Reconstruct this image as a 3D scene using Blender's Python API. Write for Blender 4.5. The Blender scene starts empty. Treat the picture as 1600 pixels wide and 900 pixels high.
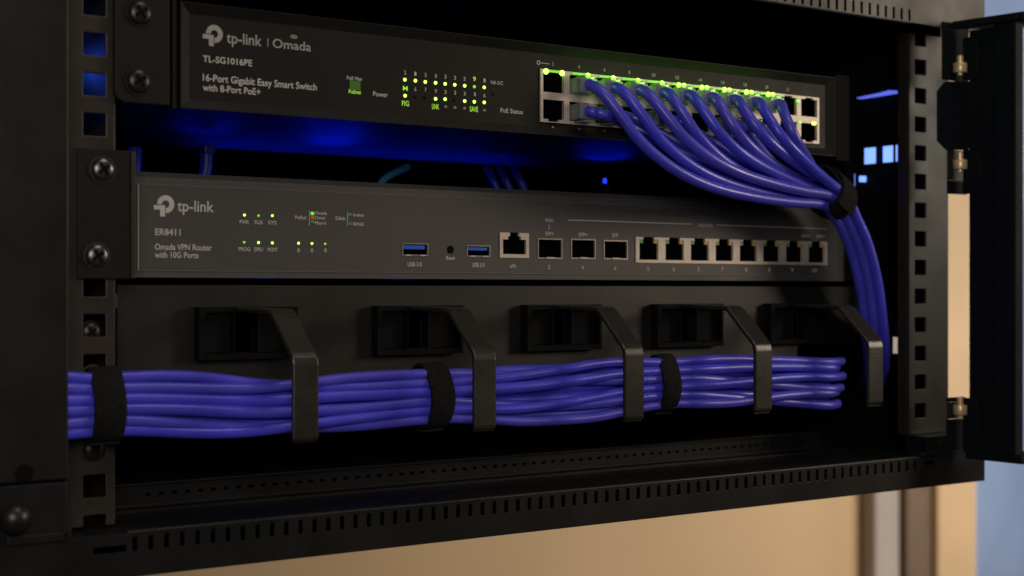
import bpy, bmesh, math, random
from mathutils import Vector, Matrix

S = bpy.context.scene
COL = S.collection
R = math.radians
K = 0.001                                   # millimetres -> metres
rnd = random.Random(7)

# ------------------------------------------------------------------ camera
F_PX, YAW = 2330.0, R(34.8)
CAM = (-228.0, -622.0, -6.0)
cd = bpy.data.cameras.new('camera')
cam = bpy.data.objects.new('camera', cd)
COL.objects.link(cam)
cam.location = Vector(CAM) * K
cam.rotation_euler = (R(90), 0, -YAW)
cd.sensor_width = 36
cd.lens = F_PX / 1600 * 36
cd.shift_y = 5 / 1600
cd.clip_start, cd.clip_end = 0.01, 100
cd.dof.use_dof = True
cd.dof.focus_distance = 0.725
cd.dof.aperture_fstop = 9.5
S.camera = cam

# ------------------------------------------------------------------ world
W = bpy.data.worlds.new('World')
S.world = W
W.use_nodes = True
bg = W.node_tree.nodes['Background']
bg.inputs[0].default_value = (0.75, 0.85, 1.0, 1)
bg.inputs[1].default_value = 0.012
S.view_settings.view_transform = 'Standard'
S.view_settings.look = 'None'
S.view_settings.exposure = 0
S.view_settings.gamma = 1
S.view_settings.use_curve_mapping = False
S.cycles.max_bounces = 8
S.cycles.use_denoising = True

def V(x, y, z): return Vector((x, y, z)) * K

def area(name, loc, target, size, power, color, size_y=None, spread=180):
    l = bpy.data.lights.new(name, 'AREA')
    l.energy, l.color, l.size = power, color, size
    if size_y:
        l.shape = 'RECTANGLE'; l.size_y = size_y
    l.spread = R(spread)
    o = bpy.data.objects.new(name, l)
    COL.objects.link(o)
    o.location = V(*loc)
    o.rotation_euler = (V(*target) - V(*loc)).to_track_quat('-Z', 'Y').to_euler()
    return o

area('warm_room_light', (1130, -650, 235), (330, 0, 40), 0.30, 3.9, (1.0, 0.82, 0.64))
area('soft_front_light', (-330, -880, 190), (230, 0, 0), 0.30, 2.75, (1.0, 0.92, 0.86))
area('ceiling_light', (330, -560, 900), (250, -40, -50), 0.4, 2.0, (1.0, 0.88, 0.76))
area('wall_light', (1950, -300, -160), (1430, 900, -260), 0.9, 5.5, (1.0, 0.88, 0.76), spread=100)
area('far_room_light', (3300, 600, 300), (2900, 2400, 0), 1.5, 44, (0.95, 0.95, 1.0))

# ------------------------------------------------------------------ helpers
SN, CS = math.sin(YAW), math.cos(YAW)
def ray(px, py):
    u, v = (px - 800) / F_PX, (455 - py) / F_PX
    return (u * CS + SN, -u * SN + CS, v)
def at(px, py, Y):                          # photo measurement -> point (mm) on the plane y = Y
    r = ray(px, py); t = (Y - CAM[1]) / r[1]
    return Vector((CAM[0] + t * r[0], Y, CAM[2] + t * r[2]))
def to_px(p):
    dx, dy = p[0] - CAM[0], p[1] - CAM[1]
    d = dx * SN + dy * CS
    return (800 + F_PX * (dx * CS - dy * SN) / d, 455 - F_PX * (p[2] - CAM[2]) / d)
def atX(px, py, X):
    r = ray(px, py); t = (X - CAM[0]) / r[0]
    return Vector((X, CAM[1] + t * r[1], CAM[2] + t * r[2]))

def lin(h):
    return tuple(((c / 255 + 0.055) / 1.055) ** 2.4 if c > 10 else c / 255 / 12.92 for c in h)

def mat(name, col, rough=0.5, metal=0.0, spec=0.5, noise=0.0, nscale=400, bump=0.0, bscale=900, emit=None, estr=0, rvar=0.0):
    m = bpy.data.materials.new(name); m.use_nodes = True
    nt = m.node_tree; n = nt.nodes; L = nt.links
    p = n['Principled BSDF']
    p.inputs['Base Color'].default_value = (*col, 1)
    p.inputs['Roughness'].default_value = rough
    p.inputs['Metallic'].default_value = metal
    p.inputs['Specular IOR Level'].default_value = spec
    tc = n.new('ShaderNodeTexCoord')
    if noise or rvar:
        t = n.new('ShaderNodeTexNoise'); t.inputs['Scale'].default_value = nscale; t.inputs['Detail'].default_value = 5
        L.new(tc.outputs['Object'], t.inputs['Vector'])
        if noise:
            r = n.new('ShaderNodeMapRange')
            r.inputs['To Min'].default_value = 1 - noise; r.inputs['To Max'].default_value = 1 + noise
            r.inputs['From Min'].default_value = 0.3; r.inputs['From Max'].default_value = 0.7
            L.new(t.outputs['Fac'], r.inputs['Value'])
            mx = n.new('ShaderNodeVectorMath'); mx.operation = 'SCALE'
            mx.inputs[0].default_value = col
            L.new(r.outputs[0], mx.inputs['Scale'])
            L.new(mx.outputs[0], p.inputs['Base Color'])
        if rvar:
            t2 = n.new('ShaderNodeTexNoise'); t2.inputs['Scale'].default_value = 35; t2.inputs['Detail'].default_value = 6
            L.new(tc.outputs['Object'], t2.inputs['Vector'])
            r2 = n.new('ShaderNodeMapRange')
            r2.inputs['From Min'].default_value = 0.3; r2.inputs['From Max'].default_value = 0.7
            r2.inputs['To Min'].default_value = rough - rvar; r2.inputs['To Max'].default_value = rough + rvar
            L.new(t2.outputs['Fac'], r2.inputs['Value'])
            L.new(r2.outputs[0], p.inputs['Roughness'])
    if bump:
        t = n.new('ShaderNodeTexNoise'); t.inputs['Scale'].default_value = bscale; t.inputs['Detail'].default_value = 3
        L.new(tc.outputs['Object'], t.inputs['Vector'])
        b = n.new('ShaderNodeBump'); b.inputs['Strength'].default_value = bump; b.inputs['Distance'].default_value = 0.0004
        L.new(t.outputs['Fac'], b.inputs['Height']); L.new(b.outputs[0], p.inputs['Normal'])
    if emit:
        p.inputs['Emission Color'].default_value = (*emit, 1)
        p.inputs['Emission Strength'].default_value = estr
    return m

M = {}
M['cab'] = mat('black_powder_coat', (0.0072, 0.0067, 0.0062), 0.42, spec=0.32, noise=0.15, bump=0.25, bscale=1600, rvar=0.07)
M['cabin'] = mat('black_inner_metal', (0.005, 0.005, 0.005), 0.75, spec=0.08, noise=0.15, bump=0.2, bscale=1600)
M['rail'] = mat('dark_rail_metal', (0.0235, 0.0185, 0.0125), 0.42, spec=0.35, noise=0.2, bump=0.25, bscale=1400, rvar=0.08)
M['switch'] = mat('black_switch_metal', (0.0080, 0.0071, 0.0061), 0.55, spec=0.18, noise=0.15, bump=0.2, bscale=2000, rvar=0.05)
M['router'] = mat('grey_router_metal', (0.064, 0.060, 0.056), 0.5, spec=0.4, noise=0.1, bump=0.3, bscale=1800, rvar=0.05)
M['sheet'] = mat('grey_label_sheet', (0.059, 0.0555, 0.052), 0.48, spec=0.4, noise=0.14, nscale=1500, bump=0.15, bscale=2500)
M['sheetline'] = mat('pale_sheet_edge', (0.11, 0.10, 0.09), 0.5, noise=0.1)
M['shell'] = mat('port_shell_metal', (0.50, 0.43, 0.36), 0.45, metal=0.25, noise=0.12, nscale=200)
M['cagem'] = mat('cage_metal', (0.30, 0.27, 0.24), 0.35, metal=0.7, noise=0.12, nscale=200)
M['dark'] = mat('port_cavity_black', (0.0025, 0.0025, 0.0025), 0.7, spec=0.08, noise=0.2)
M['plate'] = mat('black_plate_metal', (0.0092, 0.0078, 0.0060), 0.46, spec=0.4, noise=0.15, bump=0.25, bscale=1500, rvar=0.06)
M['hook'] = mat('black_hook_plastic', (0.0225, 0.0195, 0.0150), 0.33, noise=0.15, bump=0.2, bscale=900, rvar=0.06)
for k_, c_ in enumerate(((0.064, 0.060, 0.58), (0.072, 0.066, 0.55), (0.058, 0.058, 0.62))):
    M['cable%d' % k_] = mat('blue_cable_jacket', c_, 0.34, spec=0.5, noise=0.13, nscale=45, bump=0.2, bscale=500, rvar=0.09)
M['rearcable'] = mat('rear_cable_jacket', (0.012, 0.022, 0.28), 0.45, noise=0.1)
M['cyan'] = mat('cyan_cable_jacket', (0.05, 0.24, 0.30), 0.45, noise=0.1)
M['velcro'] = mat('black_hook_and_loop_fabric', (0.010, 0.0095, 0.009), 0.95, spec=0.15, noise=0.5, nscale=900, bump=1.0, bscale=1300)
M['print'] = mat('pale_print', (0.50, 0.48, 0.45), 0.7, noise=0.06)
M['dimprint'] = mat('dim_print', (0.30, 0.29, 0.27), 0.7, noise=0.06)
M['steel'] = mat('dark_steel_screw', (0.13, 0.125, 0.12), 0.30, metal=0.9, noise=0.15, nscale=300)
M['blackscrew'] = mat('black_screw', (0.018, 0.017, 0.016), 0.35, metal=0.3, noise=0.15)
M['brass'] = mat('brass_pin', (0.80, 0.58, 0.33), 0.35, metal=0.4, noise=0.1, nscale=200)
M['usb'] = mat('usb_blue_plastic', (0.015, 0.10, 0.62), 0.35, noise=0.05)
M['ledoff_g'] = mat('unlit_green_lens', (0.10, 0.30, 0.08), 0.3, noise=0.1)
M['ledoff_y'] = mat('unlit_amber_lens', (0.45, 0.30, 0.03), 0.3, noise=0.1)
M['led'] = mat('lit_lime_lens', (0.2, 0.5, 0.05), 0.3, emit=(0.50, 1.0, 0.08), estr=3.2)
M['leddim'] = mat('dim_lime_lens', (0.1, 0.3, 0.03), 0.3, emit=(0.30, 1.0, 0.06), estr=0.7)
M['ledwin'] = mat('dark_lime_window', (0.05, 0.12, 0.02), 0.3, emit=(0.30, 1.0, 0.06), estr=0.03)
M['ledtext'] = mat('lit_lime_text', (0.2, 0.5, 0.05), 0.4, emit=(0.42, 0.85, 0.04), estr=0.55)
M['ledred'] = mat('dim_red_lens', (0.3, 0.05, 0.02), 0.3, emit=(1.0, 0.15, 0.04), estr=0.25)
M['portled'] = mat('lit_port_lens', (0.2, 0.5, 0.05), 0.3, emit=(0.36, 1.0, 0.06), estr=6.0)
M['pipe'] = mat('lime_light_pipe', (0.1, 0.25, 0.04), 0.3, emit=(0.16, 0.8, 0.02), estr=0.9)
M['lamp'] = mat('glowing_vent_blue', (0.1, 0.2, 0.6), 0.3, emit=(0.20, 0.36, 1.0), estr=1.5)  # glow for vent openings and small wall holes, not a lamp
M['strip'] = mat('reflection_streak_glow', (0.1, 0.1, 0.6), 0.3, emit=(0.13, 0.17, 1.0), estr=0.9)  # reflected streak on the wall, put into a glowing colour
M['lampdeep'] = mat('lit_deep_blue_lens', (0.05, 0.1, 0.6), 0.3, emit=(0.02, 0.07, 1.0), estr=0.8)
M['wall'] = mat('beige_wall_paint', (0.59, 0.42, 0.238), 0.85, noise=0.05, nscale=3, bump=0.1, bscale=200)
M['farwall'] = mat('blue_grey_wall_paint', (0.30, 0.38, 0.52), 0.85, noise=0.25, nscale=1.6)
M['wood'] = mat('brown_wood', (0.11, 0.064, 0.027), 0.6, noise=0.2, nscale=12)
M['greytrim'] = mat('grey_trim_paint', (0.36, 0.31, 0.27), 0.6, noise=0.1, nscale=8)
M['tan'] = mat('tan_wood', (0.56, 0.38, 0.19), 0.6, noise=0.1, nscale=8)
M['darkfloor'] = mat('dark_floor', (0.12, 0.09, 0.06), 0.8, noise=0.2, nscale=8)
M['door'] = mat('blue_black_door_metal', (0.0065, 0.0085, 0.0115), 0.65, spec=0.12, noise=0.12, bump=0.2, bscale=1600, rvar=0.06)

def clearmat(name, tint, fac):
    m = bpy.data.materials.new(name); m.use_nodes = True
    nt = m.node_tree; n = nt.nodes; L = nt.links
    p = n['Principled BSDF']; p.inputs['Base Color'].default_value = (*tint, 1); p.inputs['Roughness'].default_value = 0.12
    t = n.new('ShaderNodeBsdfTransparent'); t.inputs[0].default_value = (0.85, 0.9, 0.92, 1)
    tx = n.new('ShaderNodeTexNoise'); tx.inputs['Scale'].default_value = 250
    mr = n.new('ShaderNodeMapRange'); mr.inputs['To Min'].default_value = fac - 0.15; mr.inputs['To Max'].default_value = fac + 0.15
    L.new(tx.outputs['Fac'], mr.inputs['Value'])
    x = n.new('ShaderNodeMixShader'); L.new(mr.outputs[0], x.inputs[0])
    L.new(p.outputs[0], x.inputs[1]); L.new(t.outputs[0], x.inputs[2])
    L.new(x.outputs[0], n['Material Output'].inputs['Surface'])
    return m
M['clear'] = clearmat('clear_plug_plastic', (0.32, 0.34, 0.35), 0.52)
M['glass'] = clearmat('door_glass', (0.02, 0.02, 0.03), 0.93)

class MB:
    """collects shapes (millimetres) and links them as ONE mesh object"""
    def __init__(s): s.b = bmesh.new()
    def box(s, x0, x1, y0, y1, z0, z1, bev=0.0, seg=2):
        r = bmesh.ops.create_cube(s.b, size=1)
        for v in r['verts']:
            v.co = Vector((x0 + (v.co.x + .5) * (x1 - x0), y0 + (v.co.y + .5) * (y1 - y0), z0 + (v.co.z + .5) * (z1 - z0)))
        if bev:
            e = {e for v in r['verts'] for e in v.link_edges}
            bmesh.ops.bevel(s.b, geom=list(e), offset=bev, segments=seg, affect='EDGES', profile=0.5)
        return s
    def prism(s, pts, axis, a0, a1, bev=0.0):
        """polygon pts (2D) extruded along axis 'x' (pts are y,z), 'y' (x,z) or 'z' (x,y)"""
        def mk(p, a):
            return {'x': (a, p[0], p[1]), 'y': (p[0], a, p[1]), 'z': (p[0], p[1], a)}[axis]
        A = [s.b.verts.new(mk(p, a0)) for p in pts]; B = [s.b.verts.new(mk(p, a1)) for p in pts]
        fs = [s.b.faces.new(A), s.b.faces.new(B[::-1])]
        n = len(pts)
        for i in range(n):
            fs.append(s.b.faces.new((A[i], B[i], B[(i + 1) % n], A[(i + 1) % n])))
        bmesh.ops.recalc_face_normals(s.b, faces=fs)
        if bev:
            e = {e for f in fs for e in f.edges}
            bmesh.ops.bevel(s.b, geom=list(e), offset=bev, segments=2, affect='EDGES', profile=0.5)
        return s
    def plate(s, x0, x1, z0, z1, y0, y1, holes, axis='y'):
        """plate between y0 and y1 with rectangular through holes; axis 'x' makes the plate normal to x (x args are y)"""
        xs = sorted({x0, x1, *[max(x0, min(x1, h[i])) for h in holes for i in (0, 1)]})
        zs = sorted({z0, z1, *[max(z0, min(z1, h[i])) for h in holes for i in (2, 3)]})
        def solid(i, j):
            if not (0 <= i < len(xs) - 1 and 0 <= j < len(zs) - 1): return False
            cx, cz = (xs[i] + xs[i + 1]) / 2, (zs[j] + zs[j + 1]) / 2
            return not any(h[0] < cx < h[1] and h[2] < cz < h[3] for h in holes)
        cache = {}
        def v(i, j, y):
            k = (i, j, y)
            if k not in cache:
                cache[k] = s.b.verts.new((xs[i], y, zs[j]) if axis == 'y' else (y, xs[i], zs[j]))
            return cache[k]
        fs = []
        for i in range(len(xs) - 1):
            for j in range(len(zs) - 1):
                if not solid(i, j): continue
                for y in (y0, y1):
                    fs.append(s.b.faces.new((v(i, j, y), v(i + 1, j, y), v(i + 1, j + 1, y), v(i, j + 1, y))))
                for (di, dj, a, b) in ((-1, 0, (i, j), (i, j + 1)), (1, 0, (i + 1, j), (i + 1, j + 1)), (0, -1, (i, j), (i + 1, j)), (0, 1, (i, j + 1), (i + 1, j + 1))):
                    if not solid(i + di, j + dj):
                        fs.append(s.b.faces.new((v(*a, y0), v(*b, y0), v(*b, y1), v(*a, y1))))
        bmesh.ops.recalc_face_normals(s.b, faces=fs)
        return s
    def lathe(s, c, axis, prof, n=20):
        """profile of (radius, offset along axis) turned about axis through c"""
        a = Vector(axis).normalized(); u = a.orthogonal().normalized(); w = a.cross(u); c = Vector(c)
        rings = []
        for r, h in prof:
            rings.append([s.b.verts.new(c + a * h + (u * math.cos(2 * math.pi * k / n) + w * math.sin(2 * math.pi * k / n)) * max(r, 0.01)) for k in range(n)])
        fs = []
        for q in range(len(rings) - 1):
            for k in range(n):
                fs.append(s.b.faces.new((rings[q][k], rings[q][(k + 1) % n], rings[q + 1][(k + 1) % n], rings[q + 1][k])))
        fs.append(s.b.faces.new(rings[0][::-1])); fs.append(s.b.faces.new(rings[-1]))
        bmesh.ops.recalc_face_normals(s.b, faces=fs)
        return s
    def tube(s, pts, r, n=14, sub=6):
        P = smooth(pts, sub)
        fr = frames(P)
        rings = []
        for p, (t, u, w) in zip(P, fr):
            rings.append([s.b.verts.new(p + (u * math.cos(2 * math.pi * k / n) + w * math.sin(2 * math.pi * k / n)) * r) for k in range(n)])
        fs = []
        for q in range(len(rings) - 1):
            for k in range(n):
                fs.append(s.b.faces.new((rings[q][k], rings[q][(k + 1) % n], rings[q + 1][(k + 1) % n], rings[q + 1][k])))
        fs.append(s.b.faces.new(rings[0][::-1])); fs.append(s.b.faces.new(rings[-1]))
        bmesh.ops.recalc_face_normals(s.b, faces=fs)
        return s
    def quadpx(s, pts, Y):
        s.b.faces.new([s.b.verts.new(at(x, y, Y)) for x, y in pts]); return s
    def build(s, name, m, parent=None, smooth_=False):
        me = bpy.data.meshes.new(name)
        base = parent_world(parent)
        for v in s.b.verts: v.co = v.co * K - base
        if smooth_:
            for f in s.b.faces: f.smooth = True
            for e in s.b.edges:
                if len(e.link_faces) == 2 and e.calc_face_angle(0) > R(40): e.smooth = False
        s.b.to_mesh(me); s.b.free()
        o = bpy.data.objects.new(name, me)
        me.materials.append(M[m])
        COL.objects.link(o)
        if parent: o.parent = parent
        return o

class PrintSet(MB):
    """printed marks of one device: every word, number and line becomes a part of its own"""
    def __init__(s, parent, m): s.parent, s.m = parent, m; MB.__init__(s)
    def flush(s, name): MB.build(s, name, s.m, s.parent); s.b = bmesh.new()
    def build(s, *a): s.b.free()
def soften(o, w=0.35):
    m = o.modifiers.new('edge_softening', 'BEVEL'); m.width = w * K; m.segments = 2; m.limit_method = 'ANGLE'; m.angle_limit = R(40)
    return o
def parent_world(p):
    b = Vector((0, 0, 0))
    while p:
        b += p.location; p = p.parent
    return b
def smooth(pts, sub):
    P = [Vector(p) for p in pts]
    P = [P[0] * 2 - P[1]] + P + [P[-1] * 2 - P[-2]]
    out = []
    for i in range(1, len(P) - 2):
        a, b, c, d = P[i - 1:i + 3]
        for k in range(sub):
            t = k / sub
            out.append(0.5 * ((2 * b) + (c - a) * t + (2 * a - 5 * b + 4 * c - d) * t * t + (3 * b - a - 3 * c + d) * t ** 3))
    out.append(P[-2])
    return out
def frames(P):
    fr = []; u = None
    for i, p in enumerate(P):
        t = (P[min(i + 1, len(P) - 1)] - P[max(i - 1, 0)]).normalized()
        u = t.orthogonal() if u is None else u - t * u.dot(t)
        u.normalize(); fr.append((t, u.copy(), t.cross(u)))
    return fr
def thing(name, label, cat, loc, group=None):
    o = bpy.data.objects.new(name, None); COL.objects.link(o)
    o.location = V(*loc); o.empty_display_size = 0.02
    return tag(o, label, cat, group)
def tag(o, label, cat, group=None):
    o['label'] = label; o['category'] = cat
    if group: o['group'] = group
    return o
def struct(name, mb, m):
    o = mb.build(name, m); o['kind'] = 'structure'; return o
def lab(o, l): o['label'] = l; return o

def text_into(mb, s, x0, x1, yb, cap, Y, mid=None):
    """lettering measured on the photo: left/right edge, baseline and cap height in photo pixels, on the plane y = Y"""
    cu = bpy.data.curves.new('lettering', 'FONT'); cu.body = s; cu.resolution_u = 3; cu.offset = 0.012
    ob = bpy.data.objects.new('lettering', cu); COL.objects.link(ob)
    dg = bpy.context.evaluated_depsgraph_get()
    me = bpy.data.meshes.new_from_object(ob.evaluated_get(dg))
    bpy.data.objects.remove(ob); bpy.data.curves.remove(cu)
    A, B = at(x0, yb, Y), at(x1, yb, Y)
    C = at(x0, yb - cap, Y)
    xs = [v.co.x for v in me.vertices]; lo, hi = min(xs), max(xs)
    sx = (B.x - A.x) / (hi - lo); sz = (C.z - A.z) / 0.70
    z = A.z
    vs = [mb.b.verts.new((A.x + (v.co.x - lo) * sx, Y, z + v.co.y * sz)) for v in me.vertices]
    for p in me.polygons:
        try: mb.b.faces.new([vs[i] for i in p.vertices])
        except ValueError: pass
    bpy.data.meshes.remove(me)
    if isinstance(mb, PrintSet): mb.flush('printed_text')
def seg_into(mb, ax, az, bx, bz, w, Y):     # a printed line (mm)
    d = Vector((bx - ax, 0, bz - az)).normalized(); n = Vector((-d.z, 0, d.x)) * w / 2
    a, b = Vector((ax, Y, az)), Vector((bx, Y, bz))
    mb.b.faces.new([mb.b.verts.new(q) for q in (a + n, b + n, b - n, a - n)])
    if isinstance(mb, PrintSet): mb.flush('printed_line')
def ring_into(mb, cx, cz, r0, r1, a0, a1, Y, n=20):
    pr = None
    for k in range(n + 1):
        a = R(a0 + (a1 - a0) * k / n)
        cur = [mb.b.verts.new((cx + r * math.cos(a), Y, cz + r * math.sin(a))) for r in (r0, r1)]
        if pr: mb.b.faces.new((pr[0], pr[1], cur[1], cur[0]))
        pr = cur
def logo_into(mb, cxp, cyp, hpx, Y):
    c = at(cxp, cyp, Y); k = (at(cxp, cyp - 10, Y).z - c.z) / 10 * hpx / 34   # mm per logo unit (34 units tall)
    ring_into(mb, c.x, c.z, 6.2 * k, 14.5 * k, -90, 182, Y, 28)
    def rect(x0, x1, z0, z1):
        mb.b.faces.new([mb.b.verts.new((c.x + a * k, Y, c.z + b * k)) for a, b in ((x0, z0), (x1, z0), (x1, z1), (x0, z1))])
    rect(-20, -1.2, -9, -1.8)
    rect(-9.5, -1.2, -20, -9.02)

def screw(parent, x, y, z, r, m, name='screw'):
    mb = MB()
    mb.lathe((x, y, z), (0, -1, 0), [(r * 1.12, 0), (r * 1.12, .35), (r * .98, .4), (r * .96, 1.1), (r * .82, 1.8), (r * .55, 2.3), (r * .2, 2.45)], 28)
    o = mb.build(name, m, parent, True)
    c = MB()
    for a in (35, 125):
        d = Vector((math.cos(R(a)), 0, math.sin(R(a)))); n = Vector((-d.z, 0, d.x))
        q = Vector((x, y - 2.5, z)); L, w = r * .58, r * .15
        lo = [c.b.verts.new(q + d * i * L + n * j * w + Vector((0, 0.02 if a > 100 else 0, 0))) for i, j in ((-1, -1), (1, -1), (1, 1), (-1, 1))]
        c.b.faces.new(lo)
    c.build('cross_recess', 'dark', o)
    return o

# ================================================================== the room behind
def wallbox(name, x0, x1, y0, y1, z0, z1, m): return struct(name, MB().box(x0, x1, y0, y1, z0, z1), m)
wallbox('wall', -1500, 1690, 900, 1000, -1500, 1500, 'wall')
wallbox('far_wall', 600, 5200, 2400, 2450, -1500, 2000, 'farwall')
wallbox('floor', -3000, 5200, -2500, 2450, -1540, -1502, 'darkfloor')
def bgx(px): return at(px, 800, 890).x
p = MB().box(bgx(1352), bgx(1393), 872, 899.5, -1490, 1490, 6).build('wall_strip', 'greytrim')
tag(p, 'blurred pale grey vertical strip on the beige wall beside the brown post', 'wall strip')
p = MB().box(bgx(1396), bgx(1438), 866, 899.5, -1490, 1490, 6).build('wooden_post', 'wood')
tag(p, 'blurred dark brown vertical post on the wall below the cabinet', 'post')
p = MB().box(bgx(1440), bgx(1503), 860, 899.5, -1490, 1490, 6).build('door_jamb', 'tan')
tag(p, 'blurred tan door jamb at the right end of the beige wall', 'door jamb')

# ================================================================== the cabinet
YF, YR = -45, -25
cab = thing('network_cabinet', 'open black wall rack cabinet with slotted edges and square holed rails', 'cabinet', (230, 150, -121))
# left front frame
mb = MB()
mb.box(-120, -37.9, YF, YF + 1.5, -79.4, 190, .5)
mb.box(-120, -38.2, YF + .6, YF + 2.1, -103.5, -80.4, .5)
o = mb.build('front_frame', 'cab', cab)
lab(o, 'smooth black upright of the front frame, out of focus')
MB().lathe((-55, YF - .05, -76), (0, -1, 0), [(3.6, 0), (3.6, .05), (2.9, .1), (2.9, .12)], 24).build('round_hole', 'dark', cab)
MB().lathe((-58.9, YF, -93.2), (0, -1, 0), [(6.2, 0), (6.2, .8), (5.6, 2.6), (4.2, 4.1), (2.2, 5.0), (.5, 5.3)], 28).build('dome_bolt', 'blackscrew', cab, True)
MB().box(-40, -37, YF - 1.2, YF + 4, -102.6, -98.5, .5).box(-62, -38.3, YF - 1.2, YF + 4, -103.4, -99.6, .6).build('corner_lip', 'cab', cab)

# bottom slotted rail
slots = []
xa, xb = at(1208.3, 745, YF).x, at(1429.3, 715, YF).x
pitch = (xb - xa) / 17
k = 0
x = xb
while x > -14:
    slots.append((x - 1.05, x + 1.05, -110.2, -104.2)); x -= pitch
mb = MB()
mb.plate(-120, 521, -120.5, -102.6, YF, YF + 2, slots + [(467, 475, -107.6, -105.2), (-28, -14.5, -110, -107.4)])
mb.box(-120, 521, YF + 2.02, YF + 8, -120.5, -118.5)
mb.box(464, 521, YF - .6, YF - .02, -103.2, -102.0, .2)
soften(mb.build('bottom_rail', 'cab', cab), .3)
mb = MB()                                     # rolled lip along the rail's upper edge
mb.tube([(-14, YF + 1.2, -102.9), (200, YF + 1.2, -102.9), (463, YF + 1.2, -102.9)], 1.25, 10, 2)
mb.build('rail_lip', 'cab', cab, True)
# the floor tray with its perforated step
mb = MB()
mb.box(-60, 508, YF + 2.5, 24, -105.2, -103.4)
mb.box(-60, 508, 10.4, 10.9, -103.3, -102.2)
mb.build('floor_tray', 'cab', cab)
dots = []
x = 20
while x < 440:
    dots.append((x, x + 2.4, -98.4, -97.0)); x += 6.3
mb = MB()
mb.plate(-40, 507, -103.3, -93.6, 24.2, 26, dots)
mb.box(-40, 507, 23.2, 60, -93.5, -92.2, .4)
mb.box(-40, 507, 22.6, 24.1, -103.3, -101.6, .4)
mb.build('perforated_step', 'cab', cab)
MB().box(-60, 508, 26.1, 350, -105.2, -103.4).box(-120, 521, YF + 8.05, 350, -120.4, -118.6).build('floor_panel', 'cabin', cab)
# top rail with slots, and the roof
ts = []
x = at(1421, 25, YF).x
while x > 150:
    ts.append((x - .75, x + .75, 150.6, 156.8)); x -= pitch
mb = MB()
mb.plate(-120, 521, 149.4, 186, YF, YF + 2, ts)
o = soften(mb.build('top_rail', 'cab', cab), .3)
bm_r = MB().box(-120, 521, YF + 2.05, 350, 184, 186)
bm_r.build('roof_panel', 'cabin', cab)
MB().tube([(150, YF + 1.2, 149.6), (300, YF + 1.2, 149.6), (at(1424, 38, YF).x, YF + 1.2, 149.6)], 1.1, 10, 2).build('rail_lip', 'cab', cab, True)
MB().box(-64, 512, 350.2, 352, -118.4, 183.8).build('back_panel', 'cabin', cab)
MB().box(-62, -60.2, YF + 22.2, 350, -118.5, 184).build('side_panel', 'cabin', cab)
h1, h2 = atX(1393, 552, 508), atX(1408, 527, 508)
h3, h4 = atX(1336, 520, 508), atX(1350, 474, 508)
mb = MB()
mb.box(508, 509.5, YF + 8.1, 350, -118.5, -104.1)
mb.plate(YR + 3, 350, -104, 184, 508, 509.5, [(h2.y, h1.y, h1.z, h2.z), (h4.y, h3.y, h3.z, h4.z)], 'x')
mb.build('side_panel', 'cabin', cab)
mb = MB()                                     # folded uprights behind the right rail
mb.box(500, 507.5, 46, 60, -100, 120, .6)
mb.build('inner_upright', 'cabin', cab)

# mounting rails
rp = 16.55
holesL = [(-25.2, -15.8, 78.4 + 16.4 * k - 4.6, 78.4 + 16.4 * k + 4.6) for k in range(-11, 7)]
mb = MB()
mb.plate(-33, -11.9, -102, 183, YR, YR + 1.8, holesL)
mb.box(-13.6, -11.9, YR + 1.85, 10, -102, 183)
o = soften(mb.build('mounting_rail', 'rail', cab), .4)
zt = at(1438, 105, YR).z; zb = at(1438, 597, YR).z
rp = (zt - zb) / 11
holesR = [(481.6, 491.4, zb + rp * k - 4.4, zb + rp * k + 4.4) for k in range(-1, 14)]
mb = MB()
mb.plate(476.2, 512.3, -92, 149, YR, YR + 1.8, holesR)
mb.box(476.2, 478, YR + 1.85, YR + 9, -92, 149)
mb.box(510.5, 512.3, YR + 1.85, 4, -92, 149)
o = soften(mb.build('mounting_rail', 'rail', cab), .4)
MB().box(476, 515, YR - 14, YR + 3, -103, -92.2, .6).build('rail_foot', 'cab', cab)
MB().box(462, 478, YF - 1, YF + 10, -102.8, -100.2, .6).box(478.2, 520, YF + .2, YF + 12, -102.4, -99.5, .8).build('corner_lip', 'cab', cab)
# screws in the bare rail holes on the left
for (px, py, rr) in ((145, 519, 4.2), (144, 588, 4.4), (146, 702, 4.6)):
    q = at(px, py, YR)
    screw(cab, q.x, YR + 3.2 if rr < 4.3 else YR - .1, q.z, rr, 'steel' if rr > 4.25 and rr < 4.5 else 'blackscrew')

# ---- the door, folded fully back; seen on its hinge edge
door = MB().box(497, 501.5, atX(1556, 400, 497).y, atX(1514, 400, 497).y, -100, 148, .6).build('door', 'door', cab)
door2 = MB()
ye = atX(1588, 400, 497).y; yg = atX(1550, 400, 497).y
door2.box(496.2, 503.5, ye, yg - 1.4, -100.2, 149, .8)
door2.build('hinge_stile', 'door', door)
dy0 = ye - 4
mb = MB()
mb.prism([(489, -46), (493, -46), (540, ye - 2), (540, ye - 6), (496, ye - 6)], 'z', 149.2, 153.6, .7)
mb.build('door_cap', 'door', door)
mb = MB()
mb.prism([(494, -52), (499, -50), (545, ye - 2), (545, ye - 6), (495.5, ye - 5)], 'z', -104.8, -100.4, .7)
mb.build('door_cap', 'door', door)
MB().box(503.6, 900, ye + 1, ye + 4, -100, 149).build('glass_pane', 'glass', door)

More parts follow.
